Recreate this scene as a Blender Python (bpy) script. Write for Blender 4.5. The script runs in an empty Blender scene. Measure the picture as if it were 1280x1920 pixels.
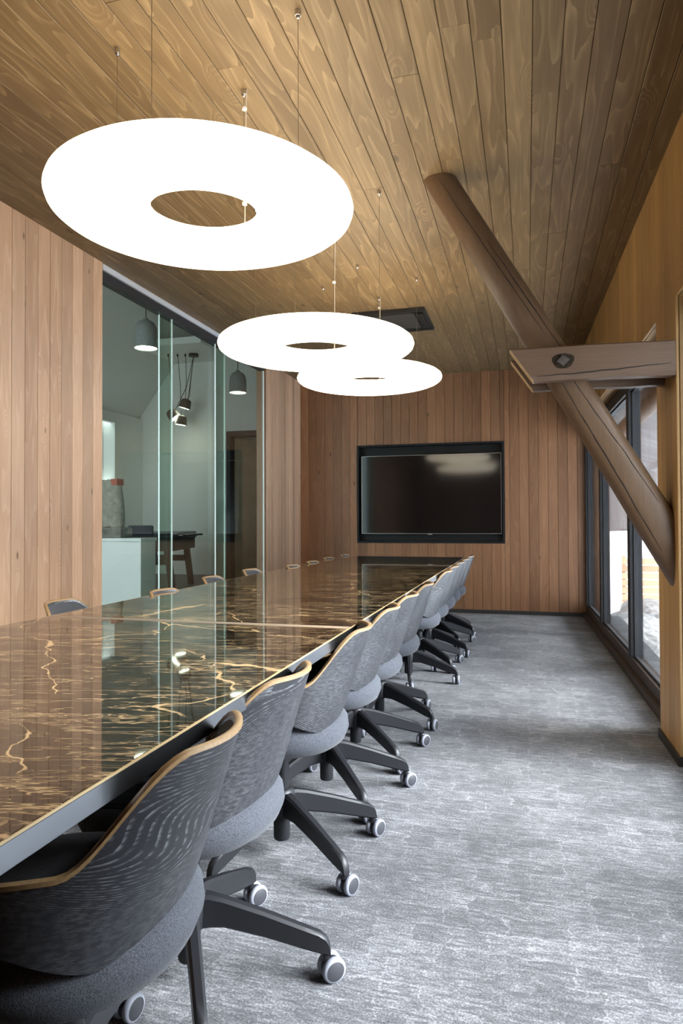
import bpy, bmesh, math, random
from mathutils import Vector, Matrix
random.seed(7)
sc = bpy.context.scene
C = sc.collection
PI = math.pi
R = math.radians

# ------------------------------------------------------------------ camera, world, exposure
CAM_H = 1.10
F_PX, CY = 1279.1, 953.0
YAW, PITCH, ROLL = 0.2652, 0.01675, -0.0040
def make_camera():
    cd = bpy.data.cameras.new('camera'); co = bpy.data.objects.new('camera', cd); C.objects.link(co)
    fwd = Vector((-math.sin(YAW)*math.cos(PITCH), math.cos(YAW)*math.cos(PITCH), math.sin(PITCH)))
    r = Vector((math.cos(YAW), math.sin(YAW), 0)); u = r.cross(fwd)
    r2 = r*math.cos(ROLL) + u*math.sin(ROLL); u2 = -r*math.sin(ROLL) + u*math.cos(ROLL)
    m = Matrix((r2, u2, -fwd)).transposed().to_4x4(); m.translation = (0, 0, CAM_H)
    co.matrix_world = m
    cd.sensor_fit = 'VERTICAL'; cd.sensor_height = 36; cd.lens = F_PX/1920*36
    cd.shift_y = (CY-960)/1920; cd.clip_start = .02
    sc.camera = co
make_camera()
w = bpy.data.worlds.new('overcast_sky'); sc.world = w; w.use_nodes = True
bg = w.node_tree.nodes['Background']
bg.inputs[0].default_value = (.84, .89, 1.0, 1); bg.inputs[1].default_value = 4.6
sd = bpy.data.lights.new('hazy_sun', 'SUN'); so = bpy.data.objects.new('hazy_sun', sd); C.objects.link(so)
sd.energy = 14.0; sd.angle = R(38); sd.color = (.95, .95, 1.0)
so.rotation_euler = Vector((-1.0, .06, -.62)).to_track_quat('-Z', 'Y').to_euler()
vs = sc.view_settings
vs.view_transform = 'Standard'; vs.look = 'None'; vs.gamma = 1; vs.use_curve_mapping = False
vs.exposure = 0.64
RING_STRENGTH = 4.0
sc.cycles.use_denoising = True
sc.cycles.use_adaptive_sampling = True; sc.cycles.adaptive_threshold = .02
sc.cycles.max_bounces = 8; sc.cycles.diffuse_bounces = 4; sc.cycles.glossy_bounces = 4
sc.cycles.transparent_max_bounces = 16; sc.cycles.transmission_bounces = 6
sc.cycles.sample_clamp_indirect = 6.0; sc.cycles.caustics_reflective = False; sc.cycles.caustics_refractive = False

# ------------------------------------------------------------------ node helpers
def new_mat(name):
    m = bpy.data.materials.new(name); m.use_nodes = True
    nt = m.node_tree; b = nt.nodes['Principled BSDF']
    return m, nt, b
class G:
    def __init__(s, nt): s.nt = nt
    def n(s, t, **k):
        x = s.nt.nodes.new(t)
        for a, v in k.items(): setattr(x, a, v)
        return x
    def link(s, a, b): s.nt.links.new(a, b)
    def setin(s, node, i, v):
        if v is None: return
        if isinstance(v, bpy.types.NodeSocket): s.link(v, node.inputs[i])
        else: node.inputs[i].default_value = v
    def math(s, op, a, b=None, c=None, clamp=False):
        x = s.n('ShaderNodeMath', operation=op); x.use_clamp = clamp
        s.setin(x, 0, a); s.setin(x, 1, b); s.setin(x, 2, c); return x.outputs[0]
    def vmath(s, op, a, b=None):
        x = s.n('ShaderNodeVectorMath', operation=op); s.setin(x, 0, a); s.setin(x, 1, b); return x.outputs[0]
    def noise(s, v, scale, detail=2, rough=.5, dist=0):
        x = s.n('ShaderNodeTexNoise'); s.setin(x, 'Vector', v)
        x.inputs['Scale'].default_value = scale; x.inputs['Detail'].default_value = detail
        x.inputs['Roughness'].default_value = rough; x.inputs['Distortion'].default_value = dist
        return x.outputs['Fac']
    def vor(s, v, scale, feature='F1', metric='EUCLIDEAN', out='Distance', rnd=1.0):
        x = s.n('ShaderNodeTexVoronoi', feature=feature, distance=metric); s.setin(x, 'Vector', v)
        x.inputs['Scale'].default_value = scale; x.inputs['Randomness'].default_value = rnd
        return x.outputs[out]
    def ramp(s, f, stops, interp='LINEAR'):
        x = s.n('ShaderNodeValToRGB'); x.color_ramp.interpolation = interp
        e = x.color_ramp.elements
        while len(e) < len(stops): e.new(.5)
        for k, (p, c) in enumerate(stops):
            e[k].position = p; e[k].color = (c[0], c[1], c[2], 1) if len(c) == 3 else c
        s.setin(x, 0, f); return x.outputs[0]
    def mix(s, f, a, b, mode='MIX'):
        x = s.n('ShaderNodeMix', data_type='RGBA', blend_type=mode)
        s.setin(x, 0, f); s.setin(x, 6, a); s.setin(x, 7, b); return x.outputs[2]
    def mr(s, v, a, b, c=0., d=1., smooth=False):
        x = s.n('ShaderNodeMapRange', interpolation_type='SMOOTHSTEP' if smooth else 'LINEAR')
        s.setin(x, 0, v); s.setin(x, 1, a); s.setin(x, 2, b); s.setin(x, 3, c); s.setin(x, 4, d); return x.outputs[0]
    def coord(s, kind='Object'): return s.n('ShaderNodeTexCoord').outputs[kind]
    def scale(s, v, sx, sy, sz): return s.vmath('MULTIPLY', v, (sx, sy, sz))
    def bump(s, h, strength, dist, bsdf):
        x = s.n('ShaderNodeBump'); s.setin(x, 'Height', h); x.inputs['Strength'].default_value = strength
        x.inputs['Distance'].default_value = dist; s.link(x.outputs[0], bsdf.inputs['Normal'])
def rgb(c): return (c[0], c[1], c[2], 1.0)
def plain(name, col, rough=.5, metal=0., spec=.5, noise=0., nscale=40, emit=None, es=0.):
    m, nt, b = new_mat(name); g = G(nt)
    if noise:
        v = g.noise(g.coord(), nscale, 3)
        k = g.mr(v, .3, .7, 1-noise, 1+noise)
        x = g.n('ShaderNodeMix', data_type='RGBA', blend_type='MULTIPLY'); x.inputs[0].default_value = 1
        x.inputs[6].default_value = rgb(col); g.link(k, x.inputs[7]); g.link(x.outputs[2], b.inputs['Base Color'])
    else: b.inputs['Base Color'].default_value = rgb(col)
    b.inputs['Roughness'].default_value = rough; b.inputs['Metallic'].default_value = metal
    b.inputs['Specular IOR Level'].default_value = spec
    if emit:
        b.inputs['Emission Color'].default_value = rgb(emit); b.inputs['Emission Strength'].default_value = es
    return m
def wood(name, axis, dark, mid, light, rough=.5, freq=10., linew=.6, knots=True, kscale=4.2, vary=.22, across=8.5, stretch=.10, spec=.35):
    """pine board: contour lines of a stretched noise make the cathedral grain and knots"""
    m, nt, b = new_mat(name); g = G(nt)
    oi = g.n('ShaderNodeObjectInfo').outputs['Random']
    off = g.vmath('MULTIPLY', g.n('ShaderNodeCombineXYZ').outputs[0], (1, 1, 1))
    cx = g.n('ShaderNodeCombineXYZ'); g.link(oi, cx.inputs[0]); g.link(oi, cx.inputs[1]); g.link(oi, cx.inputs[2])
    off = g.vmath('MULTIPLY', cx.outputs[0], (37.3, 61.7, 83.1))
    p = g.vmath('ADD', g.coord(), off)
    s = [1, 1, 1]; s[axis] = stretch
    ps = g.scale(p, *s)
    n1 = g.noise(ps, across, 2, .45, .25)
    if knots:
        s2 = [1, 1, 1]; s2[axis] = .42
        d = g.vor(g.scale(p, *s2), kscale)
        kn = g.mr(d, 0., .30, 1., 0., True)
        h = g.math('ADD', n1, g.math('MULTIPLY', kn, .55))
    else: h = n1
    saw = g.math('FRACT', g.math('MULTIPLY', h, freq))
    ring = g.mr(saw, 0., 1., 0., 1.)
    ring = g.math('POWER', ring, 3.0)
    ring = g.math('MULTIPLY', ring, g.mr(g.noise(ps, 30, 3, .6), .35, .6, .25, 1.))
    sf = [1, 1, 1]; sf[axis] = .03
    fib = g.noise(g.scale(p, *sf), 170, 2, .6)
    blot = g.noise(ps, 3.2, 3, .6)
    col = g.mix(g.mr(blot, .3, .72), rgb(mid), rgb(dark))
    col = g.mix(g.math('MULTIPLY', ring, linew), col, rgb(light))
    col = g.mix(g.mr(fib, .35, .75, 0., .30), col, rgb([c*.62 for c in dark]))
    if knots:
        col = g.mix(g.mr(d, .035, .085, .8, 0., True), col, rgb([c*.35 for c in dark]))
    k = g.mr(oi, 0., 1., 1-vary, 1+vary)
    x = g.n('ShaderNodeMix', data_type='RGBA', blend_type='MULTIPLY'); x.inputs[0].default_value = 1
    g.link(col, x.inputs[6]); g.link(k, x.inputs[7])
    g.link(x.outputs[2], b.inputs['Base Color'])
    b.inputs['Roughness'].default_value = rough; b.inputs['Specular IOR Level'].default_value = spec
    g.bump(g.math('ADD', ring, fib), .12, .002, b)
    return m
def sheet_glass(name, tint, refl=1.0, ior=1.5):
    m = bpy.data.materials.new(name); m.use_nodes = True; nt = m.node_tree; g = G(nt)
    nt.nodes.remove(nt.nodes['Principled BSDF']); out = nt.nodes['Material Output']
    t = g.n('ShaderNodeBsdfTransparent'); t.inputs[0].default_value = rgb(tint)
    gl = g.n('ShaderNodeBsdfGlossy'); gl.inputs['Roughness'].default_value = 0.0; gl.inputs[0].default_value = (1, 1, 1, 1)
    lw = g.n('ShaderNodeLayerWeight'); lw.inputs[0].default_value = .5
    f0 = ((ior-1)/(ior+1))**2                                # Schlick, the same from both faces of the sheet
    f = g.math('MULTIPLY_ADD', g.math('POWER', lw.outputs['Facing'], 5.0), 1-f0, f0)
    f = g.math('MULTIPLY', f, refl, clamp=True)
    mx = g.n('ShaderNodeMixShader'); g.link(f, mx.inputs[0]); g.link(t.outputs[0], mx.inputs[1]); g.link(gl.outputs[0], mx.inputs[2])
    g.link(mx.outputs[0], out.inputs[0])
    return m
M = {}
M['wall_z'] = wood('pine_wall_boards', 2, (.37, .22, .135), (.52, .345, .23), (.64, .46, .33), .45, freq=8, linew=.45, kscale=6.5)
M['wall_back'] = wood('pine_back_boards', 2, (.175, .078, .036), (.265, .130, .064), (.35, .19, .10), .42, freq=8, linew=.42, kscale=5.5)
M['wall_right'] = wood('pine_window_boards', 2, (.30, .165, .058), (.42, .25, .095), (.52, .33, .145), .5, freq=7, linew=.35, knots=False, across=14)
M['ceil'] = wood('stained_ceiling_boards', 1, (.115, .071, .032), (.178, .118, .056), (.33, .232, .122), .48, freq=9, linew=.62, vary=.12)
M['backing'] = plain('groove_backing', (.035, .022, .014), .9)
M['timber_x'] = wood('old_timber_beam', 0, (.080, .047, .028), (.118, .072, .044), (.15, .097, .062), .5, freq=6, linew=.3, knots=False, vary=.05)
M['log'] = wood('old_timber_log', 2, (.085, .049, .026), (.130, .077, .041), (.165, .102, .058), .45, freq=6, linew=.3, knots=False, vary=.05)
M['log_end'] = plain('timber_end_grain', (.36, .24, .12), .6, noise=.25, nscale=60)
M['check'] = plain('timber_drying_crack', (.012, .008, .006), .9)
M['iron'] = plain('forged_iron', (.10, .085, .07), .5, .6, noise=.3)
M['black_metal'] = plain('black_powder_coat', (.012, .012, .014), .42, .0, .35)
M['apron'] = plain('black_brushed_apron', (.24, .25, .27), .30, 1.0, .5)
M['brass'] = plain('stone_cut_edge', (.52, .38, .2), .3, .2)
M['champagne'] = plain('champagne_metal', (.46, .38, .31), .38, .8)
M['frame'] = plain('window_frame_anthracite', (.02, .02, .022), .6, 0, .3)
M['sill'] = plain('window_sill_brown', (.038, .025, .018), .55, noise=.2, nscale=12)
M['base'] = plain('baseboard_black', (.02, .017, .015), .5)
M['glass_out'] = sheet_glass('window_glass', (.93, .96, .96), 1.0)
M['glass_in'] = sheet_glass('green_partition_glass', (.835, .92, .87), 1.05, 1.5)
M['alu'] = plain('aluminium_track', (.62, .66, .72), .4, .3)
M['glass_edge'] = plain('glass_edge', (.80, .86, .86), .15)
M['ring'] = plain('opal_ring', (.9, .9, .88), .6, emit=(1.0, .86, .64), es=RING_STRENGTH)
M['chrome'] = plain('brushed_nickel', (.55, .52, .48), .25, 1.)
M['wire'] = plain('steel_wire', (.20, .17, .13), .4, .5)
M['cable'] = plain('clear_cable', (.62, .58, .50), .4)
M['clip'] = plain('clear_clip', (.8, .78, .72), .3)
M['tv_black'] = plain('tv_niche_black', (.006, .006, .007), .5, 0, .25)
M['screen'] = plain('tv_screen', (.004, .004, .005), .085, 0, .5)
M['silver'] = plain('tv_bezel', (.35, .34, .33), .3, .8)
M['vent'] = plain('vent_black', (.014, .013, .012), .55, 0, .3)
M['vent_slat'] = plain('vent_grille', (.045, .042, .04), .6, 0, .3)
M['ply'] = plain('plywood_edge', (.27, .17, .08), .4, noise=.15, nscale=150)
M['disc'] = plain('castor_disc', (.035, .036, .042), .5)
M['tyre'] = plain('castor_tyre', (.24, .25, .29), .55)
M['plaster'] = plain('white_plaster', (.78, .78, .74), .8)
M['plaster2'] = plain('grey_plaster', (.50, .51, .49), .8)
M['counter'] = plain('white_gloss_counter', (.85, .86, .86), .15)
M['lamp_grey'] = plain('grey_grain_shade', (.16, .17, .17), .6, noise=.2, nscale=80)
M['lamp_white'] = plain('lamp_diffuser', (.9, .9, .85), .5, emit=(1, .93, .78), es=14)
M['spot_brown'] = plain('spot_shade', (.09, .075, .06), .45)
M['walnut'] = wood('dark_walnut', 2, (.060, .033, .02), (.10, .058, .034), (.13, .08, .05), .4, knots=False)
M['door_wood'] = wood('grey_oak_door', 0, (.21, .155, .105), (.30, .225, .155), (.36, .28, .20), .5, knots=False, across=20, vary=.05)
M['sack'] = plain('canvas_sack', (.30, .28, .24), .9, noise=.25, nscale=14)
M['red'] = plain('red_print', (.42, .12, .08), .8)
M['stone'] = plain('rough_stone', (.19, .18, .17), .9, noise=.45, nscale=9)
M['snow'] = plain('snow', (.86, .88, .90), .8, noise=.05, nscale=2)
M['barn'] = wood('weathered_barn_boards', 2, (.10, .10, .105), (.16, .16, .165), (.21, .21, .215), .8, knots=False)
M['fence'] = wood('orange_fence_boards', 0, (.42, .25, .14), (.58, .38, .24), (.66, .46, .30), .7, knots=False)
M['brown_floor'] = plain('brown_floor', (.075, .047, .03), .4, noise=.2, nscale=5)

def mat_fabric(name, a, b_):
    m, nt, b = new_mat(name); g = G(nt); p = g.coord()
    n = g.noise(p, 420, 2, .7); n2 = g.noise(g.scale(p, 1, 1, 1), 900, 1)
    col = g.mix(g.mr(g.math('ADD', g.math('MULTIPLY', n, .7), g.math('MULTIPLY', n2, .3)), .36, .66), rgb(a), rgb(b_))
    g.link(col, b.inputs['Base Color']); b.inputs['Roughness'].default_value = .95
    b.inputs['Sheen Weight'].default_value = .12; b.inputs['Sheen Roughness'].default_value = .4
    g.bump(n, .5, .002, b); return m
M['fabric'] = mat_fabric('grey_wool_seat', (.018, .020, .025), (.085, .091, .108))
M['pad'] = mat_fabric('dark_wool_pad', (.020, .021, .025), (.055, .058, .066))
def mat_shell():
    m, nt, b = new_mat('black_stained_oak'); g = G(nt)
    oi = g.n('ShaderNodeObjectInfo').outputs['Random']
    cx = g.n('ShaderNodeCombineXYZ'); g.link(oi, cx.inputs[0]); g.link(oi, cx.inputs[1])
    uv = g.vmath('ADD', g.coord('UV'), g.vmath('MULTIPLY', cx.outputs[0], (19.1, 43.7, 0)))
    n = g.math('ADD', g.math('MULTIPLY', g.n('ShaderNodeSeparateXYZ').outputs[1], 0), g.noise(g.scale(uv, .35, 1, 1), 2.6, 1, .4, .2))
    sx = g.n('ShaderNodeSeparateXYZ'); g.link(uv, sx.inputs[0])
    n = g.math('ADD', g.math('MULTIPLY', sx.outputs[1], 2.2), g.math('MULTIPLY', n, 1.5))
    saw = g.math('FRACT', g.math('MULTIPLY', n, 135))
    line = g.mr(saw, .55, .95, 0, .85, True)
    brk = g.noise(g.scale(uv, .35, 1, 1), 150, 2, .6)
    line = g.math('MULTIPLY', line, g.mr(brk, .40, .66))
    line = g.math('MULTIPLY', line, g.mr(g.noise(uv, 9, 2), .3, .65, .35, 1.))
    col = g.mix(line, (.024, .025, .029, 1), (.27, .275, .29, 1))
    g.link(col, b.inputs['Base Color']); b.inputs['Roughness'].default_value = .42
    b.inputs['Specular IOR Level'].default_value = .5
    g.bump(line, .2, .001, b); return m
M['shell'] = mat_shell()
def mat_marble():
    m, nt, b = new_mat('dark_brown_marble'); g = G(nt); p = g.coord()
    # fine streaks, mostly across the table
    rot = g.n('ShaderNodeMapping'); g.link(p, rot.inputs[0]); rot.inputs['Rotation'].default_value = (0, 0, R(-14))
    q = g.scale(rot.outputs[0], .15, 1, 1)
    def thin(v, scale, det, dist, w_, lvl=.5):
        n_ = g.noise(v, scale, det, .62, dist)
        return g.mr(g.math('ABSOLUTE', g.math('SUBTRACT', n_, lvl)), 0., w_, 1., 0., True)
    v1 = g.math('MULTIPLY', thin(q, 9, 5, .15, .010), g.mr(g.noise(g.scale(rot.outputs[0], .4, 1, 1), 8, 3), .36, .50))
    v1b = g.math('MULTIPLY', thin(q, 22, 4, .2, .016, .52), g.mr(g.noise(g.scale(rot.outputs[0], .4, 1, 1), 14, 2), .36, .54, 0., .9))
    v1c = g.math('MULTIPLY', thin(q, 48, 3, .2, .02, .48), g.mr(g.noise(p, 9, 2), .42, .62, 0., .8))
    rot2 = g.n('ShaderNodeMapping'); g.link(p, rot2.inputs[0]); rot2.inputs['Rotation'].default_value = (0, 0, R(38)); rot2.inputs['Location'].default_value = (.7, .3, 0)
    wn = g.n('ShaderNodeTexNoise'); g.link(p, wn.inputs['Vector']); wn.inputs['Scale'].default_value = 9; wn.inputs['Detail'].default_value = 4
    wp = g.vmath('ADD', g.scale(rot2.outputs[0], .55, 1, 1), g.vmath('MULTIPLY', g.vmath('SUBTRACT', wn.outputs['Color'], (.5, .5, .5)), (.10, .10, 0)))
    ve = g.vor(wp, 2.6, 'DISTANCE_TO_EDGE')
    wid = g.mr(g.noise(p, 14, 2), .35, .7, .002, .014)
    v2 = g.mr(g.math('DIVIDE', ve, wid), .3, 1., 1., 0., True)
    v2 = g.math('MULTIPLY', v2, g.mr(g.noise(p, 4.1, 2), .44, .52))
    v1 = g.math('MAXIMUM', v1, v1c)
    cloud = g.noise(p, 3.0, 5, .6)
    base = g.mix(g.mr(cloud, .35, .7), (.006, .007, .005, 1), (.030, .019, .011, 1))
    vein = g.math('MAXIMUM', g.math('MAXIMUM', g.math('MULTIPLY', v1, .85), g.math('MULTIPLY', v1b, .7)), v2)
    col = g.mix(vein, base, (.66, .46, .24, 1))
    g.link(col, b.inputs['Base Color'])
    b.inputs['Roughness'].default_value = .035; b.inputs['IOR'].default_value = 1.6
    b.inputs['Coat Weight'].default_value = .35; b.inputs['Coat Roughness'].default_value = .02; b.inputs['Coat IOR'].default_value = 1.7
    return m
M['marble'] = mat_marble()
def mat_carpet():
    m, nt, b = new_mat('grey_patterned_carpet'); g = G(nt); p = g.coord()
    wob = g.n('ShaderNodeTexNoise'); g.link(p, wob.inputs['Vector']); wob.inputs['Scale'].default_value = 22; wob.inputs['Detail'].default_value = 3
    pw = g.vmath('ADD', p, g.vmath('MULTIPLY', g.vmath('SUBTRACT', wob.outputs['Color'], (.5, .5, .5)), (.07, .035, 0)))
    def brick(sc_, w_, h_, mort, off):
        x = g.n('ShaderNodeTexBrick'); x.offset = off; x.offset_frequency = 2; x.squash = .6; x.squash_frequency = 3
        g.link(pw, x.inputs['Vector']); x.inputs['Scale'].default_value = sc_
        x.inputs['Color1'].default_value = (0, 0, 0, 1); x.inputs['Color2'].default_value = (.75, .75, .75, 1); x.inputs['Mortar'].default_value = (1, 1, 1, 1)
        x.inputs['Mortar Size'].default_value = mort; x.inputs['Mortar Smooth'].default_value = .6; x.inputs['Brick Width'].default_value = w_; x.inputs['Row Height'].default_value = h_
        return x.outputs['Color']
    bk = brick(1, .17, .085, .004, .37); bk2 = brick(1, .52, .27, .0, .6)
    st = g.noise(g.scale(p, .30, 1, 1), 62, 4, .7, .2)               # woven streaks across the room
    st2 = g.noise(g.scale(p, .09, 1, 1), 105, 2, .5, .3)
    patch = g.noise(p, 3.4, 3, .55)
    fine = g.noise(p, 19, 3, .6)
    pile = g.noise(p, 170, 4, .85)
    a = g.math('MULTIPLY', st, .50)
    a = g.math('ADD', a, g.math('MULTIPLY', g.math('MULTIPLY', bk, g.mr(patch, .35, .6, .45, 1.)), .13))
    a = g.math('ADD', a, g.math('MULTIPLY', bk2, .06))
    a = g.math('ADD', a, g.math('MULTIPLY', patch, .16))
    a = g.math('ADD', a, g.math('MULTIPLY', fine, .14))
    a = g.math('ADD', a, g.math('MULTIPLY', g.math('SUBTRACT', pile, .5), 1.05))
    col = g.ramp(a, [(.27, (.022, .023, .027)), (.46, (.098, .099, .107)), (.60, (.25, .252, .264)), (.80, (.48, .481, .495))])
    slit = g.math('MULTIPLY', g.mr(st2, .54, .58, 0, 1, True), g.mr(fine, .42, .54))
    col = g.mix(g.math('MULTIPLY', slit, .75), col, (.05, .052, .06, 1))
    g.link(col, b.inputs['Base Color']); b.inputs['Roughness'].default_value = 1.0
    b.inputs['Specular IOR Level'].default_value = .15
    b.inputs['Sheen Weight'].default_value = .2
    g.bump(g.math('ADD', g.math('MULTIPLY', pile, .8), a), .7, .006, b)
    return m
M['carpet'] = mat_carpet()

# ------------------------------------------------------------------ mesh helpers
def obj(name, verts, faces, mat, parent=None, smooth=False, uvs=None):
    me = bpy.data.meshes.new(name); me.from_pydata([tuple(v) for v in verts], [], faces); me.update()
    if mat is not None: me.materials.append(M[mat] if isinstance(mat, str) else mat)
    if smooth: me.polygons.foreach_set('use_smooth', [True]*len(me.polygons))
    if uvs:
        l = me.uv_layers.new()
        for lp in me.loops: l.data[lp.index].uv = uvs[lp.vertex_index]
    o = bpy.data.objects.new(name, me); C.objects.link(o)
    if parent: o.parent = parent
    return o
class MB:
    def __init__(s): s.v = []; s.f = []
    def add(s, v, f):
        k = len(s.v); s.v += [Vector(x) for x in v]; s.f += [tuple(i+k for i in q) for q in f]; return s
    def box(s, x0, x1, y0, y1, z0, z1, T=None):
        v = [Vector((x, y, z)) for z in (z0, z1) for y in (y0, y1) for x in (x0, x1)]
        if T: v = [T(a) for a in v]
        return s.add(v, [(0, 2, 3, 1), (4, 5, 7, 6), (0, 1, 5, 4), (2, 6, 7, 3), (0, 4, 6, 2), (1, 3, 7, 5)])
    def tube(s, pts, rad, n=8, cap=True):
        pts = [Vector(p) for p in pts]; rads = rad if isinstance(rad, (list, tuple)) else [rad]*len(pts)
        base = len(s.v); a = None
        for i, p in enumerate(pts):
            d = (pts[min(i+1, len(pts)-1)] - pts[max(i-1, 0)]).normalized()
            if a is None:
                a = d.cross(Vector((0, 0, 1)));
                if a.length < 1e-3: a = d.cross(Vector((1, 0, 0)))
            a = (a - d*a.dot(d)).normalized(); b = d.cross(a)
            for k in range(n):
                t = 2*PI*k/n; s.v.append(p + (a*math.cos(t) + b*math.sin(t))*rads[i])
        for i in range(len(pts)-1):
            for k in range(n):
                s.f.append((base+i*n+k, base+i*n+(k+1) % n, base+(i+1)*n+(k+1) % n, base+(i+1)*n+k))
        if cap:
            s.f.append(tuple(base+k for k in range(n))[::-1]); s.f.append(tuple(base+(len(pts)-1)*n+k for k in range(n)))
        return s
    def lathe(s, prof, c=(0, 0, 0), n=24, T=None, axis='z'):
        base = len(s.v); c = Vector(c)
        for r, z in prof:
            for k in range(n):
                t = 2*PI*k/n; q = Vector((r*math.cos(t), r*math.sin(t), z))
                if axis == 'y': q = Vector((q.x, q.z, q.y))
                if T: q = T(q)
                s.v.append(c+q)
        for i in range(len(prof)-1):
            for k in range(n):
                s.f.append((base+i*n+k, base+i*n+(k+1) % n, base+(i+1)*n+(k+1) % n, base+(i+1)*n+k))
        s.f.append(tuple(base+k for k in range(n))[::-1]); s.f.append(tuple(base+(len(prof)-1)*n+k for k in range(n)))
        return s
    def build(s, name, mat, parent=None, smooth=False): return obj(name, s.v, s.f, mat, parent, smooth)
def autosmooth(o, ang=35):
    me = o.data; bm = bmesh.new(); bm.from_mesh(me)
    bmesh.ops.recalc_face_normals(bm, faces=bm.faces)
    for e in bm.edges:
        if len(e.link_faces) == 2 and e.calc_face_angle(0) > R(ang): e.smooth = False
    for f in bm.faces: f.smooth = True
    bm.to_mesh(me); bm.free(); return o
def fixn(o):
    me = o.data; bm = bmesh.new(); bm.from_mesh(me); bmesh.ops.recalc_face_normals(bm, faces=bm.faces); bm.to_mesh(me); bm.free(); return o
def bevel_box(name, x0, x1, y0, y1, z0, z1, bev, mat, parent=None, seg=2, T=None):
    bm = bmesh.new(); bmesh.ops.create_cube(bm, size=1)
    for v in bm.verts: v.co = Vector(((x0+x1)/2+v.co.x*(x1-x0), (y0+y1)/2+v.co.y*(y1-y0), (z0+z1)/2+v.co.z*(z1-z0)))
    bmesh.ops.bevel(bm, geom=bm.edges[:], offset=bev, segments=seg, affect='EDGES', profile=.5)
    if T:
        for v in bm.verts: v.co = T(v.co)
    bmesh.ops.recalc_face_normals(bm, faces=bm.faces)
    me = bpy.data.meshes.new(name); bm.to_mesh(me); bm.free(); me.materials.append(M[mat])
    o = bpy.data.objects.new(name, me); C.objects.link(o)
    if parent: o.parent = parent
    return o
def struct(o): o['kind'] = 'structure'; return o
def tag(o, label, cat, group=None):
    o['label'] = label; o['category'] = cat
    if group: o['group'] = group
    return o
def thing(name, label, cat, loc=(0, 0, 0), rz=0, group=None):
    o = bpy.data.objects.new(name, None); C.objects.link(o); o.location = loc; o.rotation_euler = (0, 0, rz)
    o.empty_display_size = .1
    return tag(o, label, cat, group)
def place(o, parent):   # parent world-coordinate mesh under an empty that is not at the origin
    o.parent = parent
    m = Matrix.Translation(parent.location) @ Matrix.Rotation(parent.rotation_euler[2], 4, 'Z')
    o.matrix_parent_inverse = m.inverted(); return o

def plank(parent, mat, across, along, normal, a0, a1, l0, l1, d, th=.012, T=None, name='plank'):
    """board with chamfered long edges. across/along: axis index; normal: (axis, sign); d: face position on the normal axis"""
    ch = .0022; na, ns = normal
    dd = d + ns*random.uniform(-.0006, .0006)
    g = .0011
    prof = [(a0+g, dd-ns*th), (a0+g, dd-ns*ch), (a0+g+ch, dd), (a1-g-ch, dd), (a1-g, dd-ns*ch), (a1-g, dd-ns*th)]
    vs_ = []
    for l in (l0, l1):
        for a, n_ in prof:
            v = [0, 0, 0]; v[across] = a; v[along] = l; v[na] = n_
            v = Vector(v); vs_.append(T(v) if T else v)
    k = 6
    fs = [(i, (i+1) % k, k+(i+1) % k, k+i) for i in range(k)] + [tuple(range(k))[::-1], tuple(range(k, 2*k))]
    o = obj(name, vs_, fs, mat, parent)
    return fixn(o)

# ------------------------------------------------------------------ the room
XL, YB, ZC = -2.74, 8.135, 2.836
YF = -1.0
A_W = math.atan(.0215)
def WT(v):   # right-wall frame: x = outward distance from the wall face, y = world Y, z
    return Vector((.650 - .0215*(v.y-3.4) + v.x, v.y, v.z))
floor = struct(MB().box(-2.86, 1.0, YF-.1, YB+.15, -.12, 0).build('floor', 'carpet'))
# ceiling
ceil = struct(MB().box(-2.86, .80, YF-.1, YB+.15, ZC+.013, ZC+.12).build('ceiling', 'backing'))
PITCH_C = .1066
k0 = math.floor((XL-.034)/PITCH_C)
x = .034 + k0*PITCH_C
while x < .76:
    a0, a1 = max(x, XL-.05), min(x+PITCH_C, .80)
    y = YF + random.uniform(-2.2, 0)
    first = True
    while y < YB:
        L = random.uniform(2.6, 4.4)
        y1 = min(y+L, YB)
        if y1 > .3 and a1-a0 > .02:
            plank(ceil, 'ceil', 0, 1, (2, -1), a0, a1, max(y, YF)+.0006, y1-.0006, ZC)
        y = y1 if y1 < YB else YB+1
    x += PITCH_C
# left wall: boards, glass, boards
wl = MB().box(-2.86, XL-.013, YF, 3.985, 0, 5.3)
wl.box(-2.86, XL-.013, 6.985, YB+.15, 0, 5.3)
wl.box(-2.86, XL-.013, 3.985, 6.985, ZC, 5.3)
wall_left = struct(wl.build('wall_left', 'backing'))
yb = 3.985
while yb > YF+.11:
    plank(wall_left, 'wall_z', 1, 2, (0, 1), yb-.1045, yb, 0, ZC, XL); yb -= .1045
struct(MB().box(XL-.013, XL, YF, yb, 0, ZC).build('trim_7', 'wall_z'))
yb = 6.985; n = 11; p_ = (YB-6.985)/n
for i in range(n): plank(wall_left, 'wall_z', 1, 2, (0, 1), yb+i*p_, yb+(i+1)*p_, 0, ZC, XL)
plank(wall_left, 'wall_z', 0, 2, (1, 1), XL-.12, XL-.0135, 0, ZC, 3.996)      # returns at the glass
plank(wall_left, 'wall_back', 0, 2, (1, -1), XL-.12, XL-.0135, 0, ZC, 6.974)
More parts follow.
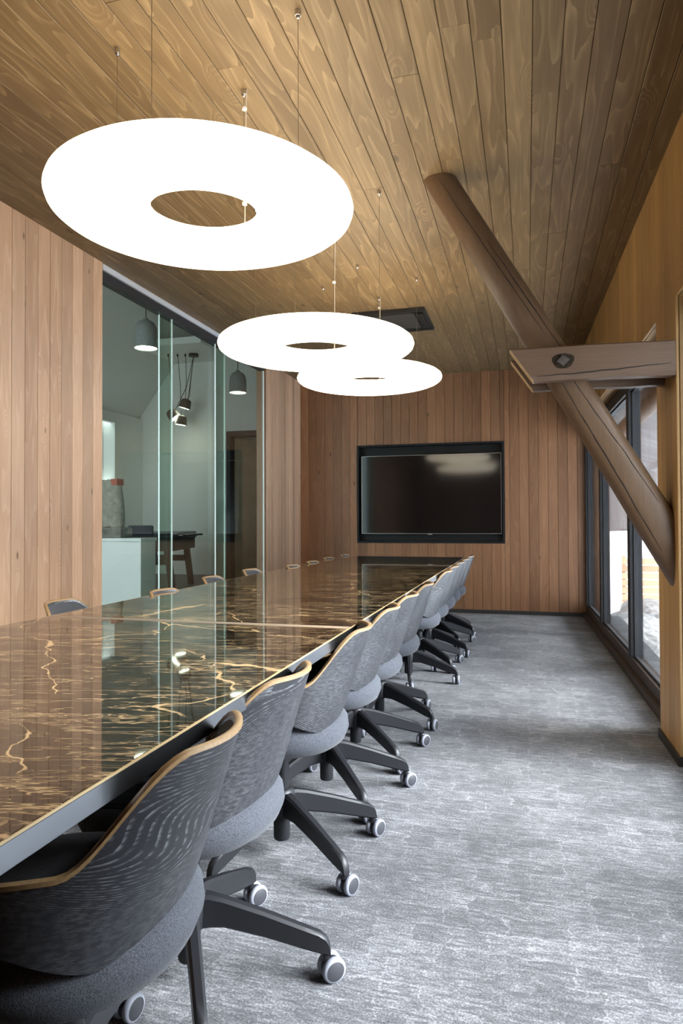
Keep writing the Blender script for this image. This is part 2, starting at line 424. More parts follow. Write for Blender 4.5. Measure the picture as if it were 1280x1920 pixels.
# back wall with television niche
NX0, NX1, NZ0, NZ1 = -2.008, -.248, .815, 2.008
wb = MB().box(-2.86, NX0, YB+.013, YB+.15, 0, 2.95).box(NX1, .80, YB+.013, YB+.15, 0, 2.95)
wb.box(NX0, NX1, YB+.013, YB+.15, 0, NZ0).box(NX0, NX1, YB+.013, YB+.15, NZ1, 2.95).box(NX0, NX1, YB+.125, YB+.15, NZ0, NZ1)
wall_back = struct(wb.build('wall_back', 'backing'))
pb = .1063; xb = XL
while xb < .66:
    a0, a1 = xb, min(xb+pb, .70)
    def seg(a0, a1, l0, l1):
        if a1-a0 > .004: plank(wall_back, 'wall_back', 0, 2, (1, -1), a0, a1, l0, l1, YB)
    if a1 <= NX0 or a0 >= NX1: seg(a0, a1, 0, ZC)
    else:
        if a0 < NX0: seg(a0, NX0, 0, ZC)
        if a1 > NX1: seg(NX1, a1, 0, ZC)
        b0, b1 = max(a0, NX0), min(a1, NX1)
        seg(b0, b1, 0, NZ0); seg(b0, b1, NZ1, ZC)
    xb += pb
nf = MB()
for (x0, x1, z0, z1) in ((NX0, NX0+.022, NZ0, NZ1), (NX1-.022, NX1, NZ0, NZ1), (NX0+.022, NX1-.022, NZ0, NZ0+.022), (NX0+.022, NX1-.022, NZ1-.022, NZ1)):
    nf.box(x0, x1, YB-.012, YB+.124, z0, z1)
nf.box(NX0+.022, NX1-.022, YB+.112, YB+.124, NZ0+.022, NZ1-.022)
struct(nf.build('trim_1', 'tv_black'))
struct(MB().box(XL, .598, YB-.012, YB-.0008, 0, .042).build('baseboard_back', 'base'))
struct(MB().box(XL+.0008, XL+.012, YF, 3.985, 0, .042).box(XL+.0008, XL+.012, 6.985, YB, 0, .042).build('baseboard_left', 'base'))
# right wall: pier, window heads
PY0, PY1, ZH = 3.335, 3.765, 2.10
WY0 = .95
wr = MB().box(.013, .22, PY0+.013, PY1-.013, 0, ZC+.1, WT).box(.013, .22, PY1-.013, YB+.15, ZH+.013, ZC+.1, WT)
wr.box(.013, .22, WY0, PY0+.013, ZH+.013, ZC+.1, WT).box(.013, .22, YF-.1, WY0, 0, ZC+.1, WT)
wall_right = struct(wr.build('wall_right', 'backing'))
np_ = 4; pp = (PY1-PY0)/np_
for i in range(np_): plank(wall_right, 'wall_right', 1, 2, (0, -1), PY0+i*pp, PY0+(i+1)*pp, 0, ZC, 0, T=WT)
y = PY1
while y < YB:
    plank(wall_right, 'wall_right', 1, 2, (0, -1), y, min(y+pp, YB), ZH, ZC, 0, T=WT); y += pp
y = PY0
while y > 1.2:
    plank(wall_right, 'wall_right', 1, 2, (0, -1), y-pp, y, ZH, ZC, 0, T=WT); y -= pp
struct(MB().box(0, .013, YF, y, ZH, ZC, WT).box(0, .013, YF, WY0, 0, ZH, WT).build('trim_8', 'wall_right'))
# board-clad reveals of the pier and the window heads
for ya, sg in ((PY0, -1), (PY1, 1)):
    for q in range(2): plank(wall_right, 'wall_right', 0, 2, (1, sg), .0135+q*.085, .0135+(q+1)*.085, 0, ZH, ya, T=WT)
for q in range(2):
    plank(wall_right, 'wall_right', 0, 1, (2, -1), .0135+q*.085, .0135+(q+1)*.085, PY1, YB, ZH, T=WT)
    plank(wall_right, 'wall_right', 0, 1, (2, -1), .0135+q*.085, .0135+(q+1)*.085, WY0, PY0, ZH, T=WT)
struct(MB().box(-.012, -.0008, PY0-.0, PY1, 0, .042, WT).box(-.012, .02, PY0-.012, PY0-.0008, 0, .042, WT).build('baseboard_right', 'base'))
struct(MB().box(-2.86, 1.0, YF-.1, YF, 0, 2.95).build('wall_front', 'wall_z'))

def window(n, y0, y1, mulls, sill=True):
    e = bpy.data.objects.new('window_%d' % n, None); C.objects.link(e); e['kind'] = 'structure'
    e.location = WT(Vector((.12, (y0+y1)/2, 0)))
    I, O = .085, .165
    def part(name, mb, mat):
        return place(mb.build(name, mat), e)
    part('sill_board', MB().box(.05, I-.001, y0, y1, 0, .05, WT), 'sill')
    part('bottom_rail', MB().box(I, O, y0, y1, 0, .125, WT), 'sill')
    part('top_rail', MB().box(I, O, y0, y1, ZH-.10, ZH-.014, WT), 'frame')
    part('frame_jamb', MB().box(I, O, y0, y0+.07, .125, ZH-.10, WT), 'frame')
    part('frame_jamb', MB().box(I, O, y1-.07, y1, .125, ZH-.10, WT), 'frame')
    for m in mulls: part('mullion', MB().box(I, O, m-.055, m+.055, .125, ZH-.10, WT), 'frame')
    cuts = [y0+.015] + list(mulls) + [y1-.015]
    for a, b in zip(cuts[:-1], cuts[1:]):
        gk = MB()
        a2, b2 = a+.055, b-.055
        for (p0, p1, z0, z1) in ((a2, b2, .125, .137), (a2, b2, ZH-.112, ZH-.10), (a2, a2+.012, .137, ZH-.112), (b2-.012, b2, .137, ZH-.112)):
            gk.box(.108, .118, p0, p1, z0, z1, WT)
        part('glazing_bead', gk, 'frame')
        part('pane', MB().box(.122, .128, a2-.01, b2+.01, .12, ZH-.10, WT), 'glass_out')
window(1, PY1+.012, YB-.002, (5.22, 6.84))
window(2, WY0, PY0-.012, (2.14,))

# ------------------------------------------------------------------ glass partition (sliding panels)
def partition():
    e = thing('sliding_glass_partition', 'tall green-tinted sliding glass partition in the left timber wall', 'partition', (XL-.05, 5.48, 0))
    place(MB().box(XL-.09, XL-.005, 3.998, 6.972, 2.797, ZC-.001).build('track', 'alu'), e)
    place(MB().box(XL-.09, XL-.02, 3.998, 6.972, 2.735, 2.796).build('track_shadow_band', 'frame'), e)  # dark strip standing in for the shade below the track
    place(MB().box(XL-.09, XL-.02, 3.998, 6.972, 0, .03).build('floor_channel', 'frame'), e)
    for (y0, y1, dx) in ((4.0, 4.97, -.034), (4.82, 6.03, -.062), (5.77, 6.97, -.034)):
        p = place(MB().box(XL+dx-.005, XL+dx+.005, y0, y1, .031, 2.734).build('glass_panel', 'glass_in'), e)
        for ye in (y0, y1):
            s = MB().box(XL+dx-.0055, XL+dx+.0055, ye-.002, ye+.002, .031, 2.734).build('panel_edge', 'glass_edge')
            s.parent = p; s.matrix_parent_inverse = Matrix.Identity(4)
partition()

# ------------------------------------------------------------------ room behind the glass
AX, AY0, AY1 = -7.7, 1.5, 12.6
struct(MB().box(AX-.1, -2.861, AY0, AY1+.1, -.12, -.001).build('floor_lounge', 'brown_floor'))
struct(MB().box(AX-.1, -2.7, AY1, AY1+.1, 0, 5.5).build('wall_lounge_back', 'plaster'))
struct(MB().box(AX-.1, -2.861, AY0-.1, AY0, 3.5, 5.5).box(AX-.1, -7.0, AY0-.1, AY0, 0, 3.5).build('wall_lounge_shade', 'plaster'))  # unseen end wall, put in to cut the daylight entering the lounge
struct(MB().box(-2.86, -2.7, YB+.152, AY1, 0, 5.5).build('wall_lounge_right', 'plaster'))
wv = MB().box(AX-.1, AX, AY0, 9.4, 0, 3.2).box(AX-.1, AX, 11.6, AY1, 0, 3.2).box(AX-.1, AX, 9.4, 11.6, 3.0, 3.2).box(AX-.1, AX, 9.4, 11.6, 0, 1.85)
wv.box(AX-.35, AX-.25, 9.3, 11.7, 1.8, 3.1).box(AX-.25, AX-.1, 9.3, 9.4, 1.8, 3.1).box(AX-.25, AX-.1, 11.6, 11.7, 1.8, 3.1)
struct(wv.build('wall_lounge_left', 'plaster'))
# roof slope and flat ceiling
struct(obj('ceiling_lounge_slope', [(AX-.1, AY0, 3.2), (AX-.1, AY1, 3.2), (-6.2, AY1, 5.3), (-6.2, AY0, 5.3), (AX-.1, AY0, 3.35), (AX-.1, AY1, 3.35), (-6.2, AY1, 5.45), (-6.2, AY0, 5.45)],
    [(0, 1, 2, 3), (7, 6, 5, 4), (0, 4, 5, 1), (2, 6, 7, 3), (0, 3, 7, 4), (1, 5, 6, 2)], 'plaster'))
struct(MB().box(-6.2, -2.7, AY0, AY1, 5.3, 5.45).build('ceiling_lounge', 'plaster2'))
# door block at the far end
DY = 11.75
struct(MB().box(-5.66, -5.41, DY, AY1, 0, 5.3).box(-5.41, -4.44, DY, AY1, 2.76, 5.3).box(-4.44, -2.861, DY, AY1, 0, 5.3).build('wall_lounge_door', 'plaster2'))
d = bpy.data.objects.new('door_1', None); C.objects.link(d); d['kind'] = 'structure'; d.location = (-4.9, DY, 0)
fr = MB()
for (x0, x1, z0, z1) in ((-5.41, -5.33, 0, 2.76), (-4.52, -4.44, 0, 2.76), (-5.33, -4.52, 2.66, 2.76)): fr.box(x0, x1, DY-.03, DY+.16, z0, z1)
place(fr.build('door_frame', 'frame'), d)
def DT(v):
    a = R(40); q = v - Vector((-5.325, DY+.16, 0)); return Vector((-5.325, DY+.16, 0)) + Vector((q.x*math.cos(a)-q.y*math.sin(a), q.x*math.sin(a)+q.y*math.cos(a), q.z))
leaf = place(MB().box(-5.325, -4.53, DY+.16, DY+.20, .01, 2.64, DT).build('door_leaf', 'door_wood'), d)
h = MB().box(-4.64, -4.56, DY+.13, DY+.159, 1.02, 1.05, DT).build('door_handle', 'iron'); h.parent = leaf
h.matrix_parent_inverse = Matrix.Identity(4)

def bell(name, loc, label, dia=.27):
    e = thing(name, label, 'lamp', loc, 0, 'bell pendant lamps behind the glass')
    r = dia/2
    pr = [(.012, .36), (.03, .355), (.035, .33), (.06, .325), (r*.72, .30), (r*.92, .25), (r*.99, .18), (r, 0), (r*.96, 0), (r*.93, .18), (r*.6, .28), (.01, .30)]
    autosmooth(MB().lathe(pr, n=28).build('shade', 'lamp_grey', e))
    MB().lathe([(.001, .012), (r*.93, .012), (r*.93, .02), (.001, .02)], n=28).build('diffuser', 'lamp_white', e)
    MB().tube([(0, 0, .355), (0, 0, 5.298-loc[2])], .006, 6).build('cord', 'black_metal', e)
    MB().lathe([(.001, 5.27-loc[2]), (.05, 5.27-loc[2]), (.05, 5.299-loc[2]), (.001, 5.299-loc[2])], n=16).build('ceiling_cup', 'black_metal', e)
bell('bell_pendant_lamp', (-4.30, 7.10, 3.12), 'grey bell pendant lamp hanging nearest behind the glass, left one')
bell('bell_pendant_lamp', (-4.37, 9.90, 3.10), 'grey bell pendant lamp hanging farther off, above the dark door')

# spotlight cluster hung from a dropped soffit
struct(MB().box(-8.0, -5.67, 11.2, AY1, 4.32, 4.44).build('trim_5', 'plaster'))
def spots():
    cx, cy, cz = -6.20, 11.95, 4.32
    e = thing('spotlight_cluster', 'cluster of three dark swivel spotlights on looped cables behind glass', 'lamp', (cx, cy, cz))
    MB().lathe([(.001, -.05), (.095, -.05), (.095, 0), (.001, 0)], n=20).build('ceiling_cup', 'black_metal', e)
    u = Vector((.965, .262, 0))
    heads = [((-.16, 0), -.98, 16, 20), ((-.40, .0), -1.18, -40, 30), ((-.24, .0), -1.30, 8, -12)]
    hooks = [-.16, -.49, -.31]
    for k, ((a, b), dz, tilt, sw) in enumerate(heads):
        hp = u*hooks[k]; hd = u*a + Vector((0, 0, dz))
        MB().lathe([(.001, -.05), (.016, -.05), (.016, 0), (.001, 0)], c=hp, n=10).build('pulley', 'black_metal', e)
        pts = [Vector((0, 0, -.05)), u*(a*.35)+Vector((0, 0, dz*.55)), hd+u*.08+Vector((0, 0, .16)), hd+u*.04+Vector((0, 0, .08))]
        MB().tube(pts, .006, 6).build('cable', 'black_metal', e)
        MB().tube([hp+Vector((.01, 0, -.05)), (hp+hd)/2+u*.02, hd+Vector((0, 0, .08))], .006, 6).build('cable', 'black_metal', e)
        rot = Matrix.Rotation(R(tilt), 3, Vector((-.262, .965, 0)))
        pr = [(.05, .11), (.085, .09), (.105, .04), (.118, -.08), (.112, -.08), (.10, .03), (.03, .07)]
        hobj = autosmooth(MB().lathe(pr, c=hd, n=24, T=lambda q: rot @ q).build('spot_head', 'spot_brown', e))
        MB().lathe([(.001, -.07), (.111, -.07), (.111, -.062), (.001, -.062)], c=hd, n=24, T=lambda q: rot @ q).build('diffuser', 'lamp_white', hobj)
spots()

def lounge_things():
    # counter
    e = thing('reception_counter', 'white glossy counter behind the glass partition', 'counter', (-5.1, 7.35, 0))
    place(bevel_box('counter_body', -6.2, -4.315, 7.02, 7.345, 0, .855, .004, 'counter'), e)
    place(bevel_box('countertop', -6.22, -4.30, 7.0, 7.355, .856, .895, .004, 'counter'), e)
    # sack on a stone block
    tag(bevel_box('stone_block', -5.3, -4.60, 7.05, 7.31, .896, 1.02, .02, 'stone'), 'rough grey stone block lying on the white counter', 'stone')
    e = thing('canvas_sack', 'tall grey canvas sack standing on the stone block', 'sack', (-4.84, 7.18, 1.022))
    prof = [(.001, 0), (.17, 0), (.185, .04), (.18, .2), (.165, .36), (.14, .52), (.135, .56), (.001, .565)]
    T = lambda q: Vector((q.x*1.1, q.y*.62, q.z + .012*math.sin(q.x*40)))
    autosmooth(MB().lathe(prof, n=20, T=T).build('sack_body', 'sack', e), 50)
    MB().box(.07, .155, -.075, .06, .50, .575).build('red_flap', 'red', e)
    # black lounge chair
    e = thing('lounge_chair', 'black rounded chair back showing just above the counter', 'chair', (-5.35, 8.7, 0))
    bevel_box('backrest', -.20, .20, -.03, .03, .55, 1.03, .025, 'pad', e, 3)
    bevel_box('seat', -.22, .22, -.45, -.02, .42, .48, .02, 'pad', e, 3)
    for sx in (-.18, .18):
        for sy in (-.42, -.05): MB().tube([(sx, sy, 0), (sx*.9, sy, .42)], .012, 8).build('leg', 'black_metal', e)
    for sx in (-.15, .15): MB().tube([(sx, -.03, .45), (sx, 0, .58)], .012, 8).build('back_post', 'black_metal', e)
    # football table
    e = thing('football_table', 'dark wooden table football table with black top behind the glass', 'game table', (-5.86, 10.15, 0), R(14))
    bevel_box('playing_box', -.40, .40, -.70, .70, .62, .80, .008, 'walnut', e)
    bevel_box('top_rim', -.42, .42, -.72, .72, .801, .91, .012, 'black_metal', e)
    for sy in (-.58, .58):
        for sx in (-1, 1):
            v = [(sx*.36+dx, sy+dy, 0) for dx in (-.045, .045) for dy in (-.04, .04)] + [(sx*.26+dx, sy+dy, .78) for dx in (-.05, .05) for dy in (-.04, .04)]
            v = [Vector((q[0], q[1]-.0425 if sy < 0 else q[1], q[2])) for q in v]
            fixn(obj('leg', v, [(0, 1, 3, 2), (4, 6, 7, 5), (0, 4, 5, 1), (2, 3, 7, 6), (0, 2, 6, 4), (1, 5, 7, 3)], 'walnut', e))
        MB().box(-.28, .28, sy-.03, sy+.03, .40, .50).build('stretcher', 'walnut', e)
    for k in range(8):
        yy = -.56+k*.16; s = -1 if k % 2 else 1
        r = MB().tube([(-.50, yy, .86), (.50, yy, .86)], .008, 8).build('rod', 'chrome', e)
        q = MB().tube([(s*.50, yy, .86), (s*.60, yy, .86)], .016, 8).build('rod_grip', 'black_metal', r)
    MB().box(-.09, .07, -.704, -.7005, .655, .68).build('name_plate', 'silver', e)
lounge_things()

# ------------------------------------------------------------------ outside the windows
gr = MB()
gr.box(.87, 60, -20, 70, -1.6, -1.5)
snow = struct(gr.build('ground', 'snow'))
def rock(name, c, s, label, mat='stone', seed=1):
    rnd = random.Random(seed); bm = bmesh.new(); bmesh.ops.create_icosphere(bm, subdivisions=3, radius=1)
    from mathutils import noise as mn
    for v in bm.verts:
        k = 1 + .28*mn.noise(v.co*1.6+Vector((seed, 0, 0))) + .1*mn.noise(v.co*4+Vector((seed, 3, 0)))
        v.co = Vector((v.co.x*s[0]*k, v.co.y*s[1]*k, v.co.z*s[2]*k))
    me = bpy.data.meshes.new(name); bm.to_mesh(me); bm.free(); me.materials.append(M[mat])
    o = bpy.data.objects.new(name, me); C.objects.link(o); o.location = c
    return tag(o, label, 'rock', 'rocks in the snow outside')
rock('boulder', (1.95, 14.6, -1.40), (.75, 1.2, .62), 'nearer grey boulder lying in the snow outside the far windows', seed=3)
rock('boulder', (2.75, 17.6, -1.40), (.8, 1.1, .55), 'farther grey boulder lying in the snow outside the far windows', seed=8)
def barn():
    e = thing('timber_barn', 'weathered grey timber barn with low eaves outside the window', 'building', (5.0, 24.0, -1.5))
    # plank gable that hangs over a snowy gap
    x = .6; i = 0
    while x < 7.2:
        zb = 1.75 + .22*(x-.6)
        MB().box(x-5.0, x-5.0+.28, -.05, .05, zb, 7.5).build('plank', 'barn', e); x += .285; i += 1
    MB().box(-4.4, 2.2, .06, .5, 2.2, 7.4).build('wall_frame', 'barn', e)
    for px_ in (-4.3, 2.1): MB().box(px_-.1, px_+.1, .06, .3, 0, 2.4).build('post', 'barn', e)
    fixn(obj('roof', [(-4.6, -.8, 7.4), (2.6, -.8, 7.4), (2.6, 4, 9), (-4.6, 4, 9), (-4.6, -.8, 7.6), (2.6, -.8, 7.6), (2.6, 4, 9.2), (-4.6, 4, 9.2)],
        [(0, 1, 2, 3), (7, 6, 5, 4), (0, 4, 5, 1), (2, 6, 7, 3), (0, 3, 7, 4), (1, 5, 6, 2)], 'snow', e))
barn()
def fence():
    e = thing('board_fence', 'orange-brown horizontal board fence in the snow outside', 'fence', (3.3, 20.5, -1.5))
    for k in range(7): MB().box(-.75, .35, -.02, .02, .12+k*.2, .29+k*.2).build('board', 'fence', e)
    for x in (-.7, .3): MB().box(x-.05, x+.05, .021, .12, 0, 1.55).build('post', 'fence', e)
fence()
def porch():  # roof added outside, pitched low to keep sun and sky off the far windows
    e = thing('shade_porch_roof', 'weathered grey plank porch roof sloping down, added to shade the far windows', 'roof', (3.3, 8.4, -1.5))
    X0, X1, Z0, Z1 = .885, 3.5, 2.50, 1.62
    def T(v): return Vector((X0+(X1-X0)*v.x - 3.3, v.y - 8.4, Z0+(Z1-Z0)*v.x + v.z + 1.5))
    y = 4.55
    while y < 13.2:
        MB().box(0, 1, y, y+.213, 0, .03, T).build('plank', 'barn', e); y += .22
    for xx in (.12, .5, .88): MB().box(xx-.02, xx+.02, 4.5, 13.3, -.11, -.001, T).build('purlin', 'barn', e)
    MB().box(0, 1, 4.5, 13.3, .031, .12, T).build('roof_snow', 'snow', e)
    for yy in (7.2, 10.2, 13.1): MB().box(.83, .87, yy-.06, yy+.06, -3.25, -.111, T).build('post', 'barn', e)
porch()
def eave():
    e = thing('eave_brace', 'round timber roof brace outside above the far window', 'beam', (1.0, 7.0, 2.2))
    autosmooth(MB().tube([(-.10, 1.3, -.25), (.45, -1.2, .30)], .09, 12).build('brace_log', 'timber_x', e))
eave()

# ------------------------------------------------------------------ conference table
TX0, TX1, TZ = -1.75, -.574, .74
def table():
    e = thing('conference_table', 'long conference table with polished dark brown marble top and black apron', 'table', ((TX0+TX1)/2, 3.2, 0))
    ys = [-.45, 2.205, 5.40, 6.555]
    for a, b in zip(ys[:-1], ys[1:]):
        place(bevel_box('tabletop', TX0, TX1, a+(.0225 if a == ys[1] else .0022), b-(.0225 if b == ys[1] else .0022), TZ-.005, TZ, .0012, 'marble', seg=1), e)
    for (a, b, c, d_) in ((TX1+.0002, TX1+.0022, ys[0], ys[-1]), (TX0-.0022, TX0-.0002, ys[0], ys[-1])):
        place(MB().box(a, b, c, d_, TZ-.0040, TZ-.0002).build('stone_edge', 'brass'), e)
    for yj in ys[1:-1]:
        wide = yj < 3
        place(MB().box(TX0+.001, TX1-.001, yj-(.022 if wide else .0018), yj+(.022 if wide else .0018), TZ-.005, TZ+(.0003 if wide else -.0006)).build('cable_channel' if wide else 'joint_strip', 'champagne' if wide else 'tv_black'), e)
    y0, y1 = ys[0]+.002, ys[-1]-.002
    for (a, b, c, d_) in ((TX1-.022, TX1-.0005, y0, y1), (TX0+.0005, TX0+.022, y0, y1), (TX0+.022, TX1-.022, y0, y0+.02), (TX0+.022, TX1-.022, y1-.02, y1)):
        place(bevel_box('apron', a, b, c, d_, TZ-.040, TZ-.0052, .0015, 'apron', seg=1), e)
    place(MB().box(TX0+.03, TX1-.03, y0+.03, y1-.03, TZ-.03, TZ-.0052).build('underframe', 'black_metal'), e)
    for yy in (.35, 2.2, 4.3, 6.0):
        m = MB()
        for xx in (TX0+.42, TX1-.50): m.box(xx, xx+.08, yy-.04, yy+.04, 0, TZ-.03)
        m.box(TX0+.42, TX1-.42, yy-.04, yy+.04, 0, .02)
        place(m.build('trestle_leg', 'black_metal'), e)
table()

# ------------------------------------------------------------------ ring lamps
def ring_lamp(c, wz, label, R0=.354, a=.171, b=.052, power=True):
    cx, cy, cz = c
    e = thing('ring_pendant_lamp', label, 'lamp', (cx, cy, cz), 0, 'glowing ring lamps over the table')
    n, k = 96, 24; v = []; f = []
    for i in range(n):
        t = 2*PI*i/n
        for j in range(k):
            s = 2*PI*j/k
            cs, sn = math.cos(s), math.sin(s)
            q = R0 + a*math.copysign(abs(cs)**.9, cs)
            v.append((q*math.cos(t), q*math.sin(t), b*math.copysign(abs(sn)**.9, sn)))
    for i in range(n):
        for j in range(k): f.append((i*k+j, ((i+1) % n)*k+j, ((i+1) % n)*k+(j+1) % k, i*k+(j+1) % k))
    fixn(obj('ring_diffuser', v, f, 'ring', e, True))
    for j, ang in enumerate((0, 90, 180, 270)):
        x, y = .35*math.cos(R(ang)), .35*math.sin(R(ang)); top = ZC-cz
        MB().tube([(x, y, b*.98), (x, y, top-.03)], .0011, 6).build('suspension_wire', 'wire', e)
        cp = autosmooth(MB().lathe([(.001, top-.028), (.004, top-.028), (.008, top-.022), (.0085, top-.0205), (.0105, top-.02), (.0105, top-.0005), (.001, top-.0005)], c=(x, y, 0), n=16).build('ceiling_fixing', 'chrome', e))
        if ang == 90 and power:
            MB().tube([(x+.012, y, top-.001), (x+.006, y, top*.6), (x+.004, y, b)], .0018, 6).build('power_cable', 'cable', e)
            for zf in (.12, .42, .72):
                MB().lathe([(.001, -.005), (.010, -.005), (.010, .005), (.001, .005)], c=(x+.003, y, top*(1-zf)), n=10).build('cable_clip', 'clip', e)
            MB().tube([(x+.004-.05+.05*math.cos(t/8*PI), y+.02*math.sin(t/8*PI), b+.012) for t in range(9)], .003, 6).build('cable_loop', 'clip', e)
ring_lamp((-1.088, 2.178, 2.193), 0, 'largest-looking glowing white ring lamp, nearest the camera')
ring_lamp((-1.088, 3.500, 2.036), 0, 'middle glowing white ring lamp, overlapping the farthest ring')
ring_lamp((-1.100, 4.838, 2.128), 0, 'smallest-looking glowing white ring lamp, nearest the television wall')

# ------------------------------------------------------------------ ceiling air conditioner
def aircon():
    x0, x1, y0, y1 = -1.405, -.793, 5.52, 6.135
    e = thing('air_conditioner', 'black square ceiling air conditioner cassette with slatted grille', 'air conditioner', ((x0+x1)/2, (y0+y1)/2, ZC))
    z0, z1 = ZC-.028, ZC-.001
    fr = MB()
    for (a, b, c, d_) in ((x0, x1, y0, y0+.022), (x0, x1, y1-.022, y1), (x0, x0+.022, y0+.022, y1-.022), (x1-.022, x1, y0+.022, y1-.022)): fr.box(a, b, c, d_, z0, z1)
    place(fr.build('frame', 'vent'), e)
    place(MB().box(x0+.022, x1-.022, y0+.022, y1-.022, z1-.008, z1).build('back_plate', 'black_metal'), e)
    for (a, b, c, d_) in ((x0+.12, x1-.12, y0+.03, y0+.085), (x0+.12, x1-.12, y1-.085, y1-.03), (x0+.03, x0+.085, y0+.12, y1-.12), (x1-.085, x1-.03, y0+.12, y1-.12)):
        place(MB().box(a, b, c, d_, z0+.004, z0+.010).build('air_flap', 'vent'), e)
    y = y0+.11
    while y < y1-.11:
        place(MB().box(x0+.105, x1-.105, y, y+.008, z0+.003, z0+.014).build('slat', 'vent_slat'), e); y += .0178
    for x in (x0+.10, x1-.105): place(MB().box(x, x+.005, y0+.10, y1-.10, z0+.002, z0+.016).build('grille_edge', 'vent'), e)
aircon()

# ------------------------------------------------------------------ television
def tv():
    x0, x1, z0, z1 = -1.953, -.284, .928, 1.873
    yf = YB+.004
    e = thing('television', 'large black flat screen television set in the black wall niche', 'television', ((x0+x1)/2, yf+.05, z0))
    place(bevel_box('housing', x0, x1, yf+.006, yf+.107, z0, z1, .003, 'tv_black', seg=1), e)
    bz = MB(); t = .004
    for (a, b, c, d_) in ((x0, x0+t, z0, z1), (x1-t, x1, z0, z1), (x0+t, x1-t, z0, z0+t*1.2), (x0+t, x1-t, z1-t, z1)): bz.box(a, b, yf-.002, yf+.0058, c, d_)
    place(bz.build('bezel', 'silver'), e)
    place(MB().box(x0+t, x1-t, yf+.001, yf+.0057, z0+t*1.2, z1-t).build('screen', 'screen'), e)
    place(MB().box(-1.145, -1.092, yf-.004, yf+.004, z0-.012, z0).build('badge', 'silver'), e)
tv()

# ------------------------------------------------------------------ old timber: diagonal log with clamping beams
LY = 3.478
def log():
    p0, p1 = Vector((-.414, LY, ZC-.0005)), Vector((.652, LY+.005, .962))
    e = thing('diagonal_log', 'old round diagonal timber log running from the ceiling to the window pier', 'log', p1)
    n, seg = 36, 40; v = []; f = []
    ax = (p1-p0).normalized()
    side = Vector((0, 1, 0)); up = ax.cross(side).normalized()
    from mathutils import noise as mn
    for i in range(seg+1):
        t = i/seg; c = p0.lerp(p1, t); r = .074 + .020*t
        for k in range(n):
            a = 2*PI*k/n; ca, sa = math.cos(a), math.sin(a)
            rr = r*(1+.035*mn.noise(Vector((ca*1.3, sa*1.3, t*4))) + .012*mn.noise(Vector((ca*3, sa*3, t*14))))
            if t > .45:                                   # lower half is roughly hewn: flatter faces
                m = min(1, (t-.45)/.12)*.55
                e4 = (abs(ca)**5+abs(sa)**5)**(-1/5); rr = rr*(1-m) + rr*.96*e4*m
            q = c + side*(sa*rr) + up*(ca*rr)
            if i == 0:                                     # cut flush with the ceiling
                q = q + ax*((ZC-.0005-q.z)/ax.z)
            if i == seg:                                   # cut flush with the pier
                wx = WT(Vector((0, q.y, 0))).x - .0015
                q = q + ax*((wx-q.x)/ax.x)
            v.append(q)
    for i in range(seg):
        for k in range(n): f.append((i*n+k, i*n+(k+1) % n, (i+1)*n+(k+1) % n, (i+1)*n+k))
    f.append(tuple(range(n))[::-1]); f.append(tuple(seg*n+k for k in range(n)))
    o = place(obj('log_body', v, f, 'log', None, True), e); autosmooth(o, 50)
    # drying cracks: thin dark wedges sunk in the face
    def crack(t0, t1, a0, a1, w, nseg=26, seed=0):
        rnd = random.Random(seed); vv = []; ff = []
        for i in range(nseg+1):
            s = i/nseg; t = t0+(t1-t0)*s; c = p0.lerp(p1, t); r = .074+.020*t
            a = a0+(a1-a0)*s + .05*mn.noise(Vector((s*7, seed, 0)))
            ww = w*math.sin(PI*min(1, max(.02, s)))**.5*(.6+.5*rnd.random())
            rk = r*1.0
            ca, sa = math.cos(a), math.sin(a)
            if t > .45:
                m = min(1, (t-.45)/.12)*.55; e4 = (abs(ca)**5+abs(sa)**5)**(-1/5); rk = rk*(1-m)+rk*.96*e4*m
            rk *= (1+.035*mn.noise(Vector((ca*1.3, sa*1.3, t*4))) + .012*mn.noise(Vector((ca*3, sa*3, t*14))))
            d = side*sa + up*ca; tn = side*ca - up*sa
            q = c + d*(rk+.0012)
            vv += [q-tn*ww, q+tn*ww, c+d*(rk-.02)]
        for i in range(nseg):
            b = i*3
            ff += [(b, b+3, b+4, b+1), (b+1, b+4, b+5, b+2), (b+2, b+5, b+3, b)]
        place(fixn(obj('drying_crack', vv, ff, 'check')), e)
    # camera side is -Y: sa<0
    crack(.01, .46, -1.75, -1.35, .0022, seed=1)
    crack(.20, .52, -1.25, -.95, .0030, seed=2)
    crack(.55, .99, -1.95, -2.15, .0030, seed=3)
    crack(.53, .90, -1.45, -1.05, .0020, seed=5)
log()
